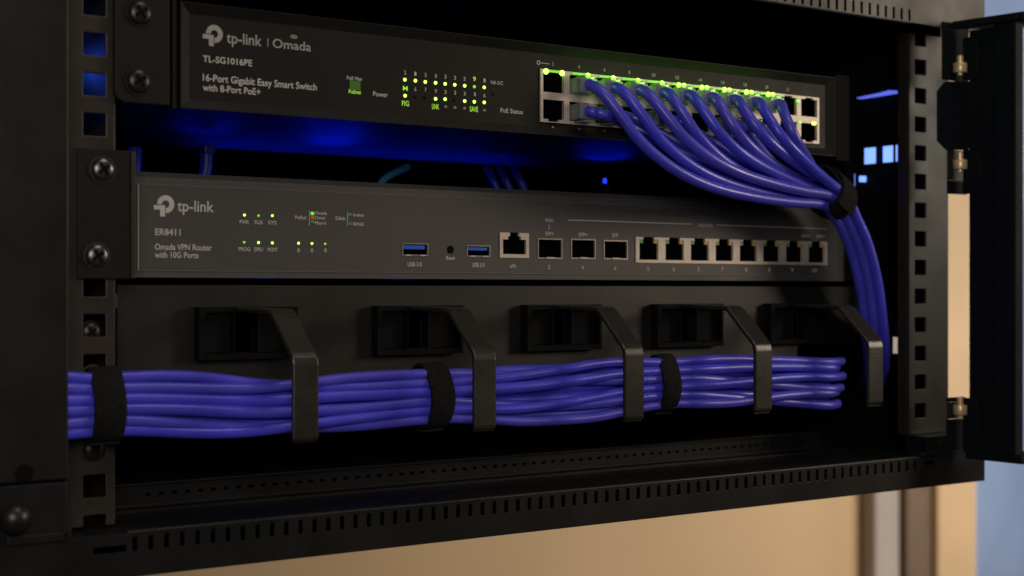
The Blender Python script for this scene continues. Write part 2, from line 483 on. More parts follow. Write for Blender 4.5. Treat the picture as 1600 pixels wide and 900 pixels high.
def hinge(zc, kind):
    """knuckle, pin and leaf standing between the frame and the door edge"""
    q = at(1500, zc, -52)
    b = MB()
    def hx(px, y): return at(px, y, -46).x
    def hz(py): return at(1490, py, -46).z
    back = None
    if kind == 'top':
        b.box(hx(1474, 60), hx(1514, 60), -46, -44.6, hz(126), hz(36), .3)
    elif kind == 'bottom':
        b.box(hx(1481, 660), hx(1506, 660), -46, -44.6, hz(703), hz(655), .3)
        b.box(hx(1481, 640), hx(1508, 640), -46, -44.6, hz(628), hz(621), .3)
        back = (hx(1483, 640), hx(1507, 640), hz(654.5), hz(628.5))
    else:
        b.box(hx(1482, 260), hx(1510, 260), -46, -44.6, hz(303), hz(282), .3)
        back = (hx(1483, 260), hx(1509, 260), hz(281.5), hz(234))
    o = b.build('hinge', 'door', cab)
    if back: MB().box(back[0], back[1], -45.4, -44.2, back[2], back[3], .3).build('hinge_plate', 'rail', o)
    # leaf on the door edge
    y0, y1 = atX(1506, zc, 495).y, atX(1529 if kind != 'middle' else 1534, zc, 495).y
    if kind == 'top':   zt_, zb_ = atX(1517, 58, 495).z, atX(1517, 125, 495).z
    elif kind == 'middle': zt_, zb_ = atX(1517, 233, 495).z, atX(1517, 303, 495).z
    else: zt_, zb_ = atX(1517, 622, 495).z, atX(1517, 706, 495).z
    rc = (y0 - y1) * (.45 if kind != 'middle' else .8)
    pts = [(y0, zt_), (y0, zb_)]
    if kind in ('top', 'middle'):
        for a in range(0, 91, 15): pts.append((y1 + rc - rc * math.sin(R(a)), zb_ + rc - rc * math.cos(R(a))))
    else: pts.append((y1, zb_))
    if kind in ('bottom', 'middle'):
        for a in range(0, 91, 15): pts.append((y1 + rc - rc * math.cos(R(a)), zt_ - rc + rc * math.sin(R(a))))
    else: pts.append((y1, zt_))
    MB().prism(pts, 'x', 494, 495.4, .25).build('hinge_leaf', 'door', o)
    MB().lathe((q.x, -52, q.z - 2.9), (0, 0, 1), [(3.9, 0), (4.1, .4), (4.1, 5.2), (3.9, 5.6)], 20).lathe((q.x, -52, q.z + 2.75), (0, 0, 1), [(1.9, 0), (1.9, 4), (1.5, 4.4)], 16).lathe((q.x, -52, q.z - 4.4), (0, 0, 1), [(1.8, 0), (1.8, 1.45)], 16).build('hinge_pin', 'brass', o, True)
hinge(106, 'top'); hinge(257, 'middle'); hinge(640, 'bottom')
# keeper plate between the two upper hinges: a shallow dark pocket
def q2(px, py): v = at(px, py, -47.5); return (v.x, v.z)
mb = MB()
mb.prism([q2(1478, 127), q2(1466, 142), q2(1466, 220), q2(1480, 234), q2(1506, 234), q2(1506, 127)], 'y', -47.5, -46.2, .25)
mb.box(494.2, 495.2, atX(1528, 180, 495).y, -47.5, atX(1517, 233, 495).z, atX(1517, 127, 495).z)
mb.build('keeper_plate', 'door', cab)

# ================================================================== network switch
SY = -27
sw = thing('network_switch', 'black sixteen port switch with lime lights and a row of plugged ports', 'network switch', (210, 60, 71))
PX0, PX1, PZ0, PZ1 = 202.0, 397.0, 77.3, 103.6
cp = (PX1 - PX0) / 12
# chassis with a hollow behind the ports
MB().box(16, 412, SY + 16, 136, 71.6, 114.8, .6).build('chassis', 'switch', sw)
mb = MB()
mb.plate(15, 408, 71.2, 115.4, SY, SY + 15.9, [(PX0, PX1, PZ0, PZ1)])
mb.build('front_panel', 'switch', sw)
mb = MB()                                     # raised bezel edge: a sloping frame round the panel
zi0, zi1 = 75.0, 111.2
def slope(pts): mb.b.faces.new([mb.b.verts.new(p) for p in pts])
yo, yi = SY - 2.6, SY - .1
xo0, xo1, xi0, xi1 = 14.6, 408.4, 19.6, 402.5
zo0, zo1 = 70.9, 115.8
slope([(xo0, yo, zo0), (xo1, yo, zo0), (xi1, yi, zi0), (xi0, yi, zi0)])
slope([(xo0, yo, zo1), (xi0, yi, zi1), (xi1, yi, zi1), (xo1, yo, zo1)])
slope([(xo0, yo, zo0), (xi0, yi, zi0), (xi0, yi, zi1), (xo0, yo, zo1)])
slope([(xo1, yo, zo0), (xo1, yo, zo1), (xi1, yi, zi1), (xi1, yi, zi0)])
mb.plate(xo0, xo1, zo0, zo1, yo + .05, SY - .02, [(xo0 + .4, xo1 - .4, zo0 + .4, zo1 - .4)])
mb.build('bezel', 'switch', sw)
o = MB().prism([(-13.3, 140), (-13.3, 76), (-12.2, 73), (-9, 71.6), (10.4, 71.6), (10.4, 140)], 'y', SY - 1.4, SY + 1.2, .4).box(11.6, 13.4, SY - 1.4, 60, 70.6, 118).build('mounting_ear', 'switch', sw)
for px, py in ((218, 20), (216, 127)):
    q = at(px, py, SY - 1.5); screw(sw, q.x, SY - 1.5, q.z, 5.2, 'blackscrew')
o = MB().box(409.6, 411.4, SY - 2, 60, 68.5, 118, .3).box(411.6, 421.5, SY - 1, SY + 1, 68.5, 118, .4).build('mounting_ear', 'cabin', sw)

# port block
mains, note = [], []
for c in range(12):
    xc = PX0 + cp * (c + .5)
    mains += [(xc - 6.4, xc + 6.4, 79.0, 88.6), (xc - 3.2, xc + 3.2, 77.9, 79.4), (xc - 6.4, xc + 6.4, 92.3, 102.0), (xc - 3.2, xc + 3.2, 101.5, 102.9)]
mb = MB()
mb.plate(PX0 + .1, PX1 - .1, PZ0 + .1, PZ1 - .1, SY - .8, SY + 1, mains)
pb = mb.build('port_block', 'shell', sw)
MB().plate(PX0 + .1, PX1 - .1, PZ0 + .1, PZ1 - .1, SY + 1.05, SY + 14, mains).box(PX0, PX1, SY + 14.1, SY + 15.5, PZ0, PZ1).build('cavity', 'dark', pb)
# lit lenses over the upper ports
for c in range(10):
    xc = PX0 + cp * (c + .5)
    MB().box(xc - 5.4 + (c % 3) * .7, xc + 5.9, SY - 1.25, SY - .85, 102.1, 103.2, .2).build('light_pipe', 'pipe', sw)
    for sx, on in ((-1, c == 0 or c > 4), (1, True)):
        if not on: continue
        x = xc + sx * 4.9
        if c > 4: x = xc + sx * 1.8 + 2
        MB().lathe((x, SY - .9, 102.3), (0, -1, 0), [(1.4, 0), (1.35, .5), (.9, 1.0), (.3, 1.3)], 14).build('port_light', 'portled', sw, True)
for (px, py, m) in ((1247, 158, 'leddim'), (1236, 188, 'leddim'), (1250, 191, 'leddim'), (1272, 193, 'led')):
    q = at(px, py, SY - 1.2)
    lab(MB().box(q.x - 1.3, q.x + 1.3, SY - 1.5, SY - .5, q.z - .8, q.z + .8, .25).build('port_light', m, sw), 'small lime port light near the right end of the switch')
for c in range(1, 10):
    l = bpy.data.lights.new('port_glow', 'POINT'); l.energy = 0.0020; l.color = (0.30, 1.0, 0.04); l.shadow_soft_size = .0015
    o = bpy.data.objects.new('port_glow', l); COL.objects.link(o); o.location = V(PX0 + cp * (c + .5) + 4.5, SY - 5.5, 100.6)
# panel lights
def pled(px, py, m, r=.78):
    q = at(px, py, SY - .1)
    MB().lathe((q.x, SY - .05, q.z), (0, -1, 0), [(r, 0), (r * .9, .35), (r * .5, .6)], 16).build('status_light', m, sw, True)
for px, py in zip((632.5, 649, 664.5, 680.5, 695.5, 710.5, 726, 741, 756.5), (124.5, 126, 128, 129.5, 131, 132.5, 134, 135.5, 136.5)):
    pled(px, py, 'led' if px != 741 else 'leddim')
for px, py in ((633, 149.5), (680.5, 154.5), (695.5, 155), (726, 158), (741, 159), (756.5, 160)): pled(px, py, 'led')
for px, py in ((649, 151), (664.5, 152), (710.5, 156.5), (771, 147)): pled(px, py, 'switch', .8)
q0, q1 = at(546, 140, SY - .15), at(563, 127, SY - .15)
MB().box(q0.x, q1.x, SY - .35, SY - .05, q0.z, q1.z).build('status_window', 'ledwin', sw)
# lettering
mb = MB(); TY = SY - .16
logo_into(mb, 335, 53, 33, TY)
text_into(mb, 'tp-link', 354, 409, 66.5, 17, TY)
seg_into(mb, at(418.5, 60, TY).x, at(418.5, 60, TY).z, at(418.5, 73, TY).x, at(418.5, 73, TY).z, .35, TY)
text_into(mb, 'Omada', 426, 486, 74, 14, TY)
q = at(459, 63.5, TY)
for rr in (1.4, 2.3): ring_into(mb, q.x, q.z, rr - .25, rr + .25, 40, 140, TY, 8)
o = mb.build('printed_logo', 'dimprint', sw)
mb = PrintSet(sw, 'print')
text_into(mb, 'TL-SG1016PE', 317, 394, 96.3, 10, TY)
text_into(mb, '16-Port Gigabit Easy Smart Switch', 317, 495, 126, 11, TY)
text_into(mb, 'with 8-Port PoE+', 317, 407, 141.3, 10.5, TY)
text_into(mb, 'Power', 583, 606, 150, 7.5, TY)
text_into(mb, 'PoE Status', 782, 817, 175.5, 7, TY)
text_into(mb, 'PoE Max', 542, 566, 124, 5.5, TY)
text_into(mb, 'NA DC', 767, 786, 131, 5.5, TY)
for px, py, ch in zip((633, 649, 665, 681, 696, 711, 726, 757), (116, 118, 119.5, 121.5, 122.5, 124.5, 126, 128.5), '21203351'):
    text_into(mb, ch, px - 1.6, px + 1.6, py, 6, TY)
for px, py, ch in zip((649, 665, 681, 696, 711, 726, 742, 757), (142, 143, 145, 146.5, 147.5, 149, 150, 152), '67933386'):
    text_into(mb, ch, px - 1.6, px + 1.6, py, 6, TY)
for px, py in ((696.5, 168), (711, 169.5), (726, 170.5), (757, 173.5)): text_into(mb, 'o', px - 2, px + 2, py, 5, TY)
mb_main = mb; mb = PrintSet(sw, 'dimprint')
for c, ch in enumerate(('2', '4', '6', '8', '10', '12', '14', '16', '18', '20', '22')):
    xc = PX0 + cp * (c + .5)
    w = .58 * len(ch)
    for (zz, tx) in ((105.6, ch), (73.9, str(int(ch) - 1))):
        b2 = MB(); text_into(b2, tx, 0, 10, 455, 8, TY)
        xs = [v.co.x for v in b2.b.verts]; zs = [v.co.z for v in b2.b.verts]
        for f in b2.b.faces:
            mb.b.faces.new([mb.b.verts.new((xc - w + (v.co.x - min(xs)) / (max(xs) - min(xs)) * 2 * w, TY, zz + (v.co.z - min(zs)) / (max(zs) - min(zs)) * 1.8)) for v in f.verts])
        b2.b.free(); mb.flush('port_number')
mb.build('port_numbers', 'dimprint', sw); mb = mb_main
q = at(843, 98, TY)
seg_into(mb, q.x + 1, q.z, q.x + 6, q.z - .1, .3, TY)
ring_into(mb, q.x - .6, q.z, .7, 1.1, 0, 360, TY, 12); mb.flush('printed_mark')
o = mb.build('printed_lettering', 'print', sw)
mb = PrintSet(sw, 'ledtext')
for tx, x0, x1, yb, cap in (('M', 629.5, 637, 141, 7), ('FIG', 628, 639, 165, 8), ('LINK', 675, 686, 170, 8), ('SAVE', 734, 747, 174, 8), ('9', 739, 743.5, 126.5, 7), ('PoEnet', 545, 564, 145.5, 6)):
    text_into(mb, tx, x0, x1, yb, cap, TY)
mb.build('lit_lettering', 'ledtext', sw)

# ================================================================== router
ro = thing('rack_router', 'dark grey rack router with small green lights and a row of silver ports', 'router', (220, 100, 0))
usb = [(139.2, 154.4, 11.0, 17.6), (176.4, 191.0, 11.0, 17.2)]
rj1 = (196.2, 214.4, 10.8, 23.8)
sfp = [(219.9, 235.9, 10.6, 21.4), (241.3, 257.8, 10.8, 21.6), (263.0, 279.6, 10.8, 21.3)]
row = (284.8, 432.2, 9.3, 23.4)
H = usb + [rj1] + sfp + [row]
mb = MB(); mb.plate(0, 447, 0, 43.7, 0, 3, H); mb.build('front_panel', 'router', ro)
mb = MB(); mb.plate(7.4, 440, 3.2, 40.2, -.35, -.02, H); mb.build('label_sheet', 'sheet', ro)
mb = MB()
for y0_, z0_, z1_ in ((-.6, 40.2, 40.55), (-.6, 2.85, 3.2)): mb.box(7.05, 440.3, y0_, -.01, z0_ + .01, z1_)
mb.build('sheet_edge', 'sheetline', ro)
MB().box(7.0, 7.04, -.75, -.01, 2.86, 40.5).box(7.05, 7.38, -.75, -.61, 2.86, 40.5).build('sheet_edge', 'shell', ro)
mb = MB()                                     # rounded upper and lower lips of the panel
mb.prism([(0, 43.75), (2.6, 46.0), (6, 46.0), (6, 43.75)], 'x', 0, 447); mb.build('panel_lip', 'router', ro)
MB().box(1.5, 445.5, 15, 280, .4, 43.4).build('chassis', 'switch', ro)
mb = MB()
mb.box(-28, -4.2, YR - 1.6, YR - .15, -1, 52, .4)
mb.box(-6.2, -4.2, YR - .1, 20, -1, 50)
o = mb.build('mounting_ear', 'switch', ro)
MB().box(-5.6, -4.1, YR - 2.3, YR - 1.62, -.8, 51.8, .2).build('ear_edge', 'rail', ro)
for px, py in ((160, 265), (151, 400)):
    q = at(px, py, YR - 1.7); screw(ro, q.x, YR - 1.65, q.z, 5.0, 'steel')
MB().box(447.4, 449, 0, 40, .3, 43.4).box(449.2, 462, 2, 3.5, .3, 43.4, .4).build('mounting_ear', 'switch', ro)

def socket(h, shell_m, opening, frame_y=-.7, name='network_port', depth=11):
    mb = MB()
    mb.plate(h[0] + .12, h[1] - .12, h[2] + .12, h[3] - .12, frame_y, .6, opening)
    o = mb.build(name, shell_m, ro)
    MB().plate(h[0] + .1, h[1] - .1, h[2] + .1, h[3] - .1, .62, 13, opening).box(h[0], h[1], 13.1, 14.4, h[2], h[3]).build('cavity', 'dark', o)
    return o
for (x0, x1, z0, z1) in usb:
    o = socket((x0, x1, z0, z1), 'cagem', [(x0 + .8, x1 - .8, z0 + .8, z1 - .8)], -.6, 'usb_port')
    lab(o, 'usb port with a blue tongue')
    MB().box(x0 + 1.6, x1 - 1.6, 0.2, 11, z0 + 3.3, z1 - 1.2, .2).build('usb_tongue', 'usb', o)
    MB().box(x0 + 2, x0 + 5, -1.0, -.65, z0 + .1, z0 + .75).box(x1 - 5, x1 - 2, -1.0, -.65, z0 + .1, z0 + .75).build('spring_tab', 'shell', o)
x0, x1, z0, z1 = rj1
xc = (x0 + x1) / 2
o = socket(rj1, 'shell', [(x0 + 2.0, x1 - 1.9, z0 + 2.0, z1 - 3.6), (xc - 4.0, xc + 4.0, z1 - 3.7, z1 - 1.9), (xc - 2.8, xc + 2.8, z1 - 2.0, z1)], -.9)
lab(o, 'single silver network port with a stepped opening')
for (x0, x1, z0, z1) in sfp:
    o = socket((x0, x1, z0, z1), 'cagem', [(x0 + .7, x1 - .7, z0 + .8, z1 - .75)], -.7, 'fibre_cage')
    xc = (x0 + x1) / 2
    MB().box(xc - 2.6, xc + 2.6, -1.1, -.75, z0 + .15, z0 + 1.0).build('latch_tab', 'shell', o)
mb = MB()
op = []
for c in range(8):
    xc = row[0] + (row[1] - row[0]) * (c + .5) / 8
    op += [(xc - 6.6, xc + 6.6, 11.0, 21.9), (xc - 3.9, xc + 3.9, 21.8, row[3])]
mb.plate(row[0] + .12, row[1] - .12, row[2] + .12, row[3] - .12, -.9, .6, op)
pr = mb.build('port_row', 'shell', ro)
MB().plate(row[0] + .1, row[1] - .1, row[2] + .1, row[3] - .1, .62, 13, op).box(row[0], row[1], 13.1, 14.4, row[2], row[3]).build('cavity', 'dark', pr)
for c in range(8):
    xc = row[0] + (row[1] - row[0]) * (c + .5) / 8
    for sx, m in ((-1, 'ledoff_g'), (1, 'ledoff_y')):
        MB().box(xc + sx * 5.1 - 1.4, xc + sx * 5.1 + 1.4, -.6, .5, 19.9, 21.8, .2).build('port_light', m, pr)
q = at(703, 390, 0)
MB().lathe((167, -.36, 14.5), (0, -1, 0), [(2.0, 0), (2.0, .15), (1.6, .2), (1.6, .1)], 20).build('reset_hole', 'dark', ro)
RY = -.42
def rled(px, py, m, r=.85):
    q = at(px, py, RY)
    MB().lathe((q.x, -.33, q.z), (0, -1, 0), [(r, 0), (r * .9, .3), (r * .5, .5)], 14).build('status_light', m, ro, True)
for px, py, m in ((382, 336, 'led'), (404, 337, 'leddim'), (425.5, 337, 'led'), (381.5, 378.5, 'leddim'), (404, 379, 'led'), (425.5, 379.5, 'led'), (466.5, 380, 'led'), (487.5, 380.5, 'led'), (508, 381, 'leddim')):
    rled(px, py, m, .56)
for px, py, m in ((488, 333.5, 'leddim'), (488.5, 339.5, 'ledred'), (488, 346, 'ledoff_g'), (546.5, 335, 'ledoff_g'), (547, 349.5, 'ledoff_g')):
    q = at(px, py, RY)
    MB().box(q.x - .8, q.x + .8, -.6, -.36, q.z - .7, q.z + .7).build('status_light', m, ro)
mb = MB()
logo_into(mb, 259, 319, 33, RY)
text_into(mb, 'tp-link', 277, 334, 329.5, 17, RY)
mb.build('printed_logo', 'print', ro)
mb = PrintSet(ro, 'print')
text_into(mb, 'ER8411', 242.5, 282, 367, 10, RY)
text_into(mb, 'Omada VPN Router', 242, 331, 390, 9.5, RY)
text_into(mb, 'with 10G Ports', 242, 310, 402.5, 9.5, RY)
for tx, x0, x1, yb in (('PWR', 374.5, 389, 349.5), ('SUS', 397.5, 410.5, 350), ('SYS', 419, 432, 350.5), ('PROG', 373, 391, 392), ('DRU', 397.5, 411, 392.3), ('MGMT', 418, 434, 392.8)):
    text_into(mb, tx, x0, x1, yb, 6, RY)
for px in (466.5, 487.5, 508.5): text_into(mb, '0', px - 2, px + 2, 394, 6, RY)
text_into(mb, 'Pollut', 461, 479, 342, 5.5, RY)
text_into(mb, 'Omada', 492, 511, 335, 5, RY); text_into(mb, 'Omni', 492, 508, 342.5, 5, RY); text_into(mb, 'Macro', 492, 510, 350.5, 5, RY)
text_into(mb, 'Dilek', 524.5, 540, 343.5, 5.5, RY); text_into(mb, 'Index', 552, 569, 338, 5, RY); text_into(mb, 'RPGS', 552, 568, 352.5, 5, RY)
text_into(mb, 'USB 3.0', 637, 659, 416, 6.5, RY); text_into(mb, 'Reset', 697, 711, 405.5, 5.5, RY); text_into(mb, 'USB 3.0', 738, 757, 417, 6.5, RY)
text_into(mb, 'uPA', 797, 806.5, 418.5, 6, RY)
text_into(mb, 'WAN', 851.5, 864.5, 347, 6, RY); text_into(mb, 'SFP+', 852, 865, 368, 6, RY); text_into(mb, 'SFP+', 904, 918, 369.5, 6, RY); text_into(mb, 'SFP', 956, 966, 370.5, 6, RY)
for tx, px, yb in (('2', 858, 420), ('4', 910.5, 421), ('6', 961.5, 422), ('5', 1013, 423), ('6', 1053, 423.3), ('2', 1091.5, 423.6), ('7', 1129, 423.9), ('8', 1166, 424.2), ('8', 1202, 424.5), ('9', 1238, 424.8), ('10', 1273, 425.2)):
    text_into(mb, tx, px - 1.7 * len(tx), px + 1.7 * len(tx), yb, 6, RY)
text_into(mb, 'WAN/LAN', 1090, 1113.5, 354.5, 5.5, RY)
text_into(mb, 'SFP+', 1252, 1266, 371, 4.5, RY); text_into(mb, 'SFP+', 1276, 1290, 371.5, 4.5, RY)
zl = at(1000, 347.5, RY).z
seg_into(mb, at(889, 346, RY).x, zl, at(1082, 350, RY).x, zl, .42, RY)
seg_into(mb, at(1119, 350, RY).x, zl, at(1291, 356, RY).x, zl, .42, RY)
for px in (889, 1291):
    xx = at(px, 350, RY).x; seg_into(mb, xx, zl - .9, xx, zl + .2, .35, RY)
a, b = at(858, 349.5, RY), at(858, 359, RY); seg_into(mb, a.x, a.z, b.x, b.z, .35, RY)
a, b = at(483.5, 329, RY), at(483.5, 352, RY); seg_into(mb, a.x, a.z, b.x, b.z, .3, RY)
a, b = at(543, 331, RY), at(543, 353, RY); seg_into(mb, a.x, a.z, b.x, b.z, .3, RY)
mb.build('printed_lettering', 'print', ro)

# ================================================================== cable manager
cm = thing('cable_manager', 'black rack panel with five hooked rings guiding the blue bundle', 'cable manager', (230, 0, -47))
HX = [55.9, 145.7, 232.6, 319.0, 403.9]
BX = [(33.5, 80.5), (126.1, 179), (214.3, 271), (297.5, 362), (388, 452)]
BX = [(h - 23, h + 25) for h in HX]
mb = MB()
mb.plate(-2, 461, -47, -3.4, 0, 1.8, [((a + b) / 2 - 7, (a + b) / 2 + 4, -33.5, -16) for a, b in BX] + [(408, 462, -48, -37.5)])
mb.box(-2, 461, 1.9, 14, -4.8, -3.3)
mb.box(-11.6, -2.2, -1, .8, -14, -7, .6)
mb.build('back_plate', 'plate', cm)
for (a, b), h in zip(BX, HX):
    m2 = MB()
    c = (a + b) / 2
    m2.plate(a, b, -36.5, -13, -6, -.05, [(a + 3, c - 7.5, -33.8, -15.5), (c - 7, c + 4, -33.8, -15.5), (c + 5.6, b - 1.5, -33.8, -15.5)])
    m2.box(a + 3.1, c - 7.6, -2.2, -.1, -33.6, -15.7, .3)
    m2.box(c + 5.7, b - 1.6, -2.2, -.1, -33.6, -15.7, .3)
    m2.build('ring_base', 'cabin', cm)
    # the hook: forward arm, sloping shoulder, front strap and return foot (profile in y,z)
    out = [(-6.1, -13.2), (-39, -13.6), (-42.5, -15.0), (-61.0, -31.6), (-62.7, -33.6), (-63.4, -36.5), (-63.4, -67.0), (-62.9, -68.3), (-61.5, -69.0)]
    inn = [(-61.2, -68.6), (-61.2, -36.8), (-60.2, -34.0), (-40.6, -16.4), (-6.1, -15.3)]
    m3 = MB(); m3.prism(out + inn, 'x', h - 6, h + 6, .7)
    m3.build('ring_hook', 'hook', cm)

# ================================================================== cables
ORD = ['first', 'second', 'third', 'fourth', 'fifth', 'sixth', 'seventh', 'eighth', 'ninth', 'tenth']
def px3(px, py, Y): return at(px, py, Y)
bund = [px3(1276, 296, -34), px3(1299, 310, -32), px3(1320, 337, -31), px3(1341, 380, -30), px3(1357, 440, -28), px3(1365, 500, -24), px3(1369, 548, -12), px3(1366, 585, 22), px3(1350, 610, 90)]
_old = [px3(1276, 296, -34), px3(1299, 310, -32), px3(1322, 340, -31), px3(1343, 385, -30), px3(1358, 440, -28), px3(1367, 500, -22), px3(1367, 560, -10), px3(1362, 620, 12), px3(1356, 665, 45)]
bs = smooth(bund, 1)
fr = []
for i, p in enumerate(bs):
    t = (bs[min(i + 1, len(bs) - 1)] - bs[max(i - 1, 0)]).normalized()
    D = Vector((0.76, .65, 0)); D = (D - t * D.dot(t)).normalized()
    fr.append((D, D.cross(t).normalized()))
CR = 2.9
def bundle_pts(a, d):
    """a: slot across (-1..1), d: slot in depth (0 front)"""
    pts = []
    for i, (p, (D, A)) in enumerate(zip(bs, fr)):
        k = 1.0 if i < 2 else .84
        pts.append(p + A * (a * 6.0 * k) + D * ((d - 1.6) * 5.6))
    return pts
A0 = fr[1][1]
SG = 1 if A0.x > 0 else -1                     # +1: across axis points to the right/upper side
yA = [(0, 0), (.07, .10), (.15, .33), (.26, .58), (.42, .78), (.59, .90), (.81, .97), (1, 1)]
yB = [(0, 0), (.1, .14), (.32, .40), (.6, .66), (.84, .87), (1, 1)]
yL = [(0, 0), (.1, .07), (.3, .34), (.5, .60), (.8, .90), (1, 1)]
def ip(tab, x):
    for (a, b), (c, d) in zip(tab, tab[1:]):
        if x <= c: return b + (d - b) * (x - a) / (c - a)
    return 1
def patch(col, upper, a, d, label, grp):
    xc = PX0 + cp * (col + .5)
    z = 96.4 if upper else 83.4
    t = thing('patch_cable', label, 'cable', (xc, SY - 12, z), grp)
    b = bundle_pts(a * SG, d)
    en = b[0]
    st = Vector((xc, SY - 11, z - .6))
    sp, ep = to_px(st), to_px(en)
    w = (col - 1) / 8
    pts = [Vector((xc, SY - 2, z)), Vector((xc, SY - 6.5, z)), st]
    out = -15 if upper else 3
    for f in (.05, .12, .22, .36, .52, .7, .86):
        yy = (ip(yA, f) * (1 - w) + ip(yB, f) * w) if upper else ip(yL, f)
        pts.append(at(sp[0] + (ep[0] - sp[0]) * f, sp[1] + (ep[1] - sp[1]) * yy, st.y + (en.y - st.y) * f + out * math.sin(math.pi * f ** .7)))
    pts += b
    MB().tube(pts, CR if upper else 2.75, 14, 6).build('cable_jacket', 'cable%d' % ((col * 2 + upper) % 3), t, True)
    pm = MB()
    pm.box(xc - 5.6, xc + 5.6, SY - 8.5, SY + 6, z - 4.1, z + 3.9, .7)
    if upper: pm.box(xc - 2.6, xc + 2.6, SY - 8, SY - .5, z + 4.0, z + 5.2, .3)
    else: pm.box(xc - 2.6, xc + 2.6, SY - 8, SY - .5, z - 5.4, z - 4.2, .3)
    pm.build('clear_plug', 'clear', t)
    return t
slots_up = {1: (-1, 0), 2: (-1, 1), 3: (0, 0), 4: (-1, 2), 5: (0, 1), 6: (0, 2), 7: (1, 1), 8: (1, 0), 9: (1, 2)}
for c in range(1, 10):
    a, d = slots_up[c]
    patch(c, True, a, d, 'blue patch cable from the upper row of ports, %s in the row from the left' % ORD[c - 1], 'blue patch cables plugged into the switch')
for n_, (c, a, d) in enumerate(((1, -1, 3), (2, -1, 4), (4, 0, 3), (7, 0, 4), (8, 1, 3))):
    patch(c, False, a, d, 'blue patch cable from the lower row of ports, %s in that row from the left' % ORD[n_], 'blue patch cables plugged into the switch')

# the horizontal bundle
def BZ(x):
    T = [(-60, -51), (-20, -51.5), (50, -56.3), (135, -54.3), (200, -55.2), (276, -53.3), (340, -55.5), (420, -57.5)]
    for (a, b), (c, d) in zip(T, T[1:]):
        if x <= c:
            t = max(0, (x - a) / (c - a)); return b + (d - b) * t * t * (3 - 2 * t)
    return T[-1][1]
slots_b = [(0, r_) for r_ in range(6)] + [(1, r_ + .5) for r_ in range(5)] + [(2, r_) for r_ in range(1, 5)]
hr = 2.6
wob = {}
ties = [-21, 134.5, 276]
swaps = {(0, 0): [1, 0, 2, 3, 5, 4], (0, 1): [1, 2, 0, 4, 3, 5], (0, 2): [0, 1, 3, 2, 5, 4]}
def sstep(t): t = max(0, min(1, t)); return t * t * (3 - 2 * t)
row_now = {rr: rr for rr in range(6)}
tracks = {}
order = list(range(6))
for sg in range(3):
    order = [order[k_] for k_ in swaps[(0, sg)]]
    for pos, rr in enumerate(order): tracks.setdefault(rr, []).append(pos)
for i, (cc, rr) in enumerate(slots_b):
    ph, ph2, am = rnd.uniform(0, 6.28), rnd.uniform(0, 6.28), rnd.uniform(.5, 1.3)
    hr = rnd.uniform(2.4, 2.85)
    pts = []
    x = -40.0
    pts += [(-50, -10 + cc * 4, BZ(-50) + (2.5 - rr) * 4.75), (-46.5, -30 + cc * 4.4, BZ(-46) + (2.5 - rr) * 4.75)]
    endx = 402 + rnd.uniform(-7, 5) - cc * 4
    while x <= endx:
        near = min(abs(x - t_) for t_ in ties)
        loose = min(1, near / 45)
        row_, yo_ = rr, 0
        if cc == 0:
            for (xm, wd), nx, pv in zip(((55, 50), (190, 60), (335, 60)), tracks[rr], [rr] + tracks[rr]):
                t_ = (x - xm + wd) / (2 * wd); row_ = pv + (nx - pv) * sstep(t_) if t_ > 0 else row_
                if 0 < t_ < 1: yo_ = (nx - pv) * 1.5 * math.sin(math.pi * t_)
        z = BZ(x) + (2.5 - row_) * (4.1 + .85 * loose) + am * 1.3 * loose * math.sin(x / 47 + ph)
        y = -38.0 + cc * 4.4 + .8 * loose * math.sin(x / 39 + ph2) - (1.0 * math.cos((row_ - 2.5) / 2.5 * 1.3) if cc == 0 else 0) + yo_
        pts.append((x, y, z)); x += 14
    z = pts[-1][2]; y = pts[-1][1]
    pts += [(endx + 3, y + 3.5, z), (endx + 12, y + 10, z - .4), (endx + 19, y + 20, z - 1.2), (endx + 24, y + 36, z - 2.5), (endx + 26, y + 85, z - 8)]
    t = MB().tube(pts, hr, 12, 4).build('network_cable', 'cable%d' % (i % 3), None, True)
    if cc == 0: l = 'front layer blue cable of the horizontal bundle, %s from top at its left' % ORD[rr]
    elif cc == 1: l = 'blue cable in the middle layer of the horizontal bundle, behind the front layer'
    else: l = 'blue cable at the back of the horizontal bundle, nearest the black plate'
    tag(t, l, 'cable', 'blue cables in the horizontal bundle' if cc == 0 else ('middle layer cables of the horizontal bundle' if cc == 1 else 'back layer cables of the horizontal bundle'))

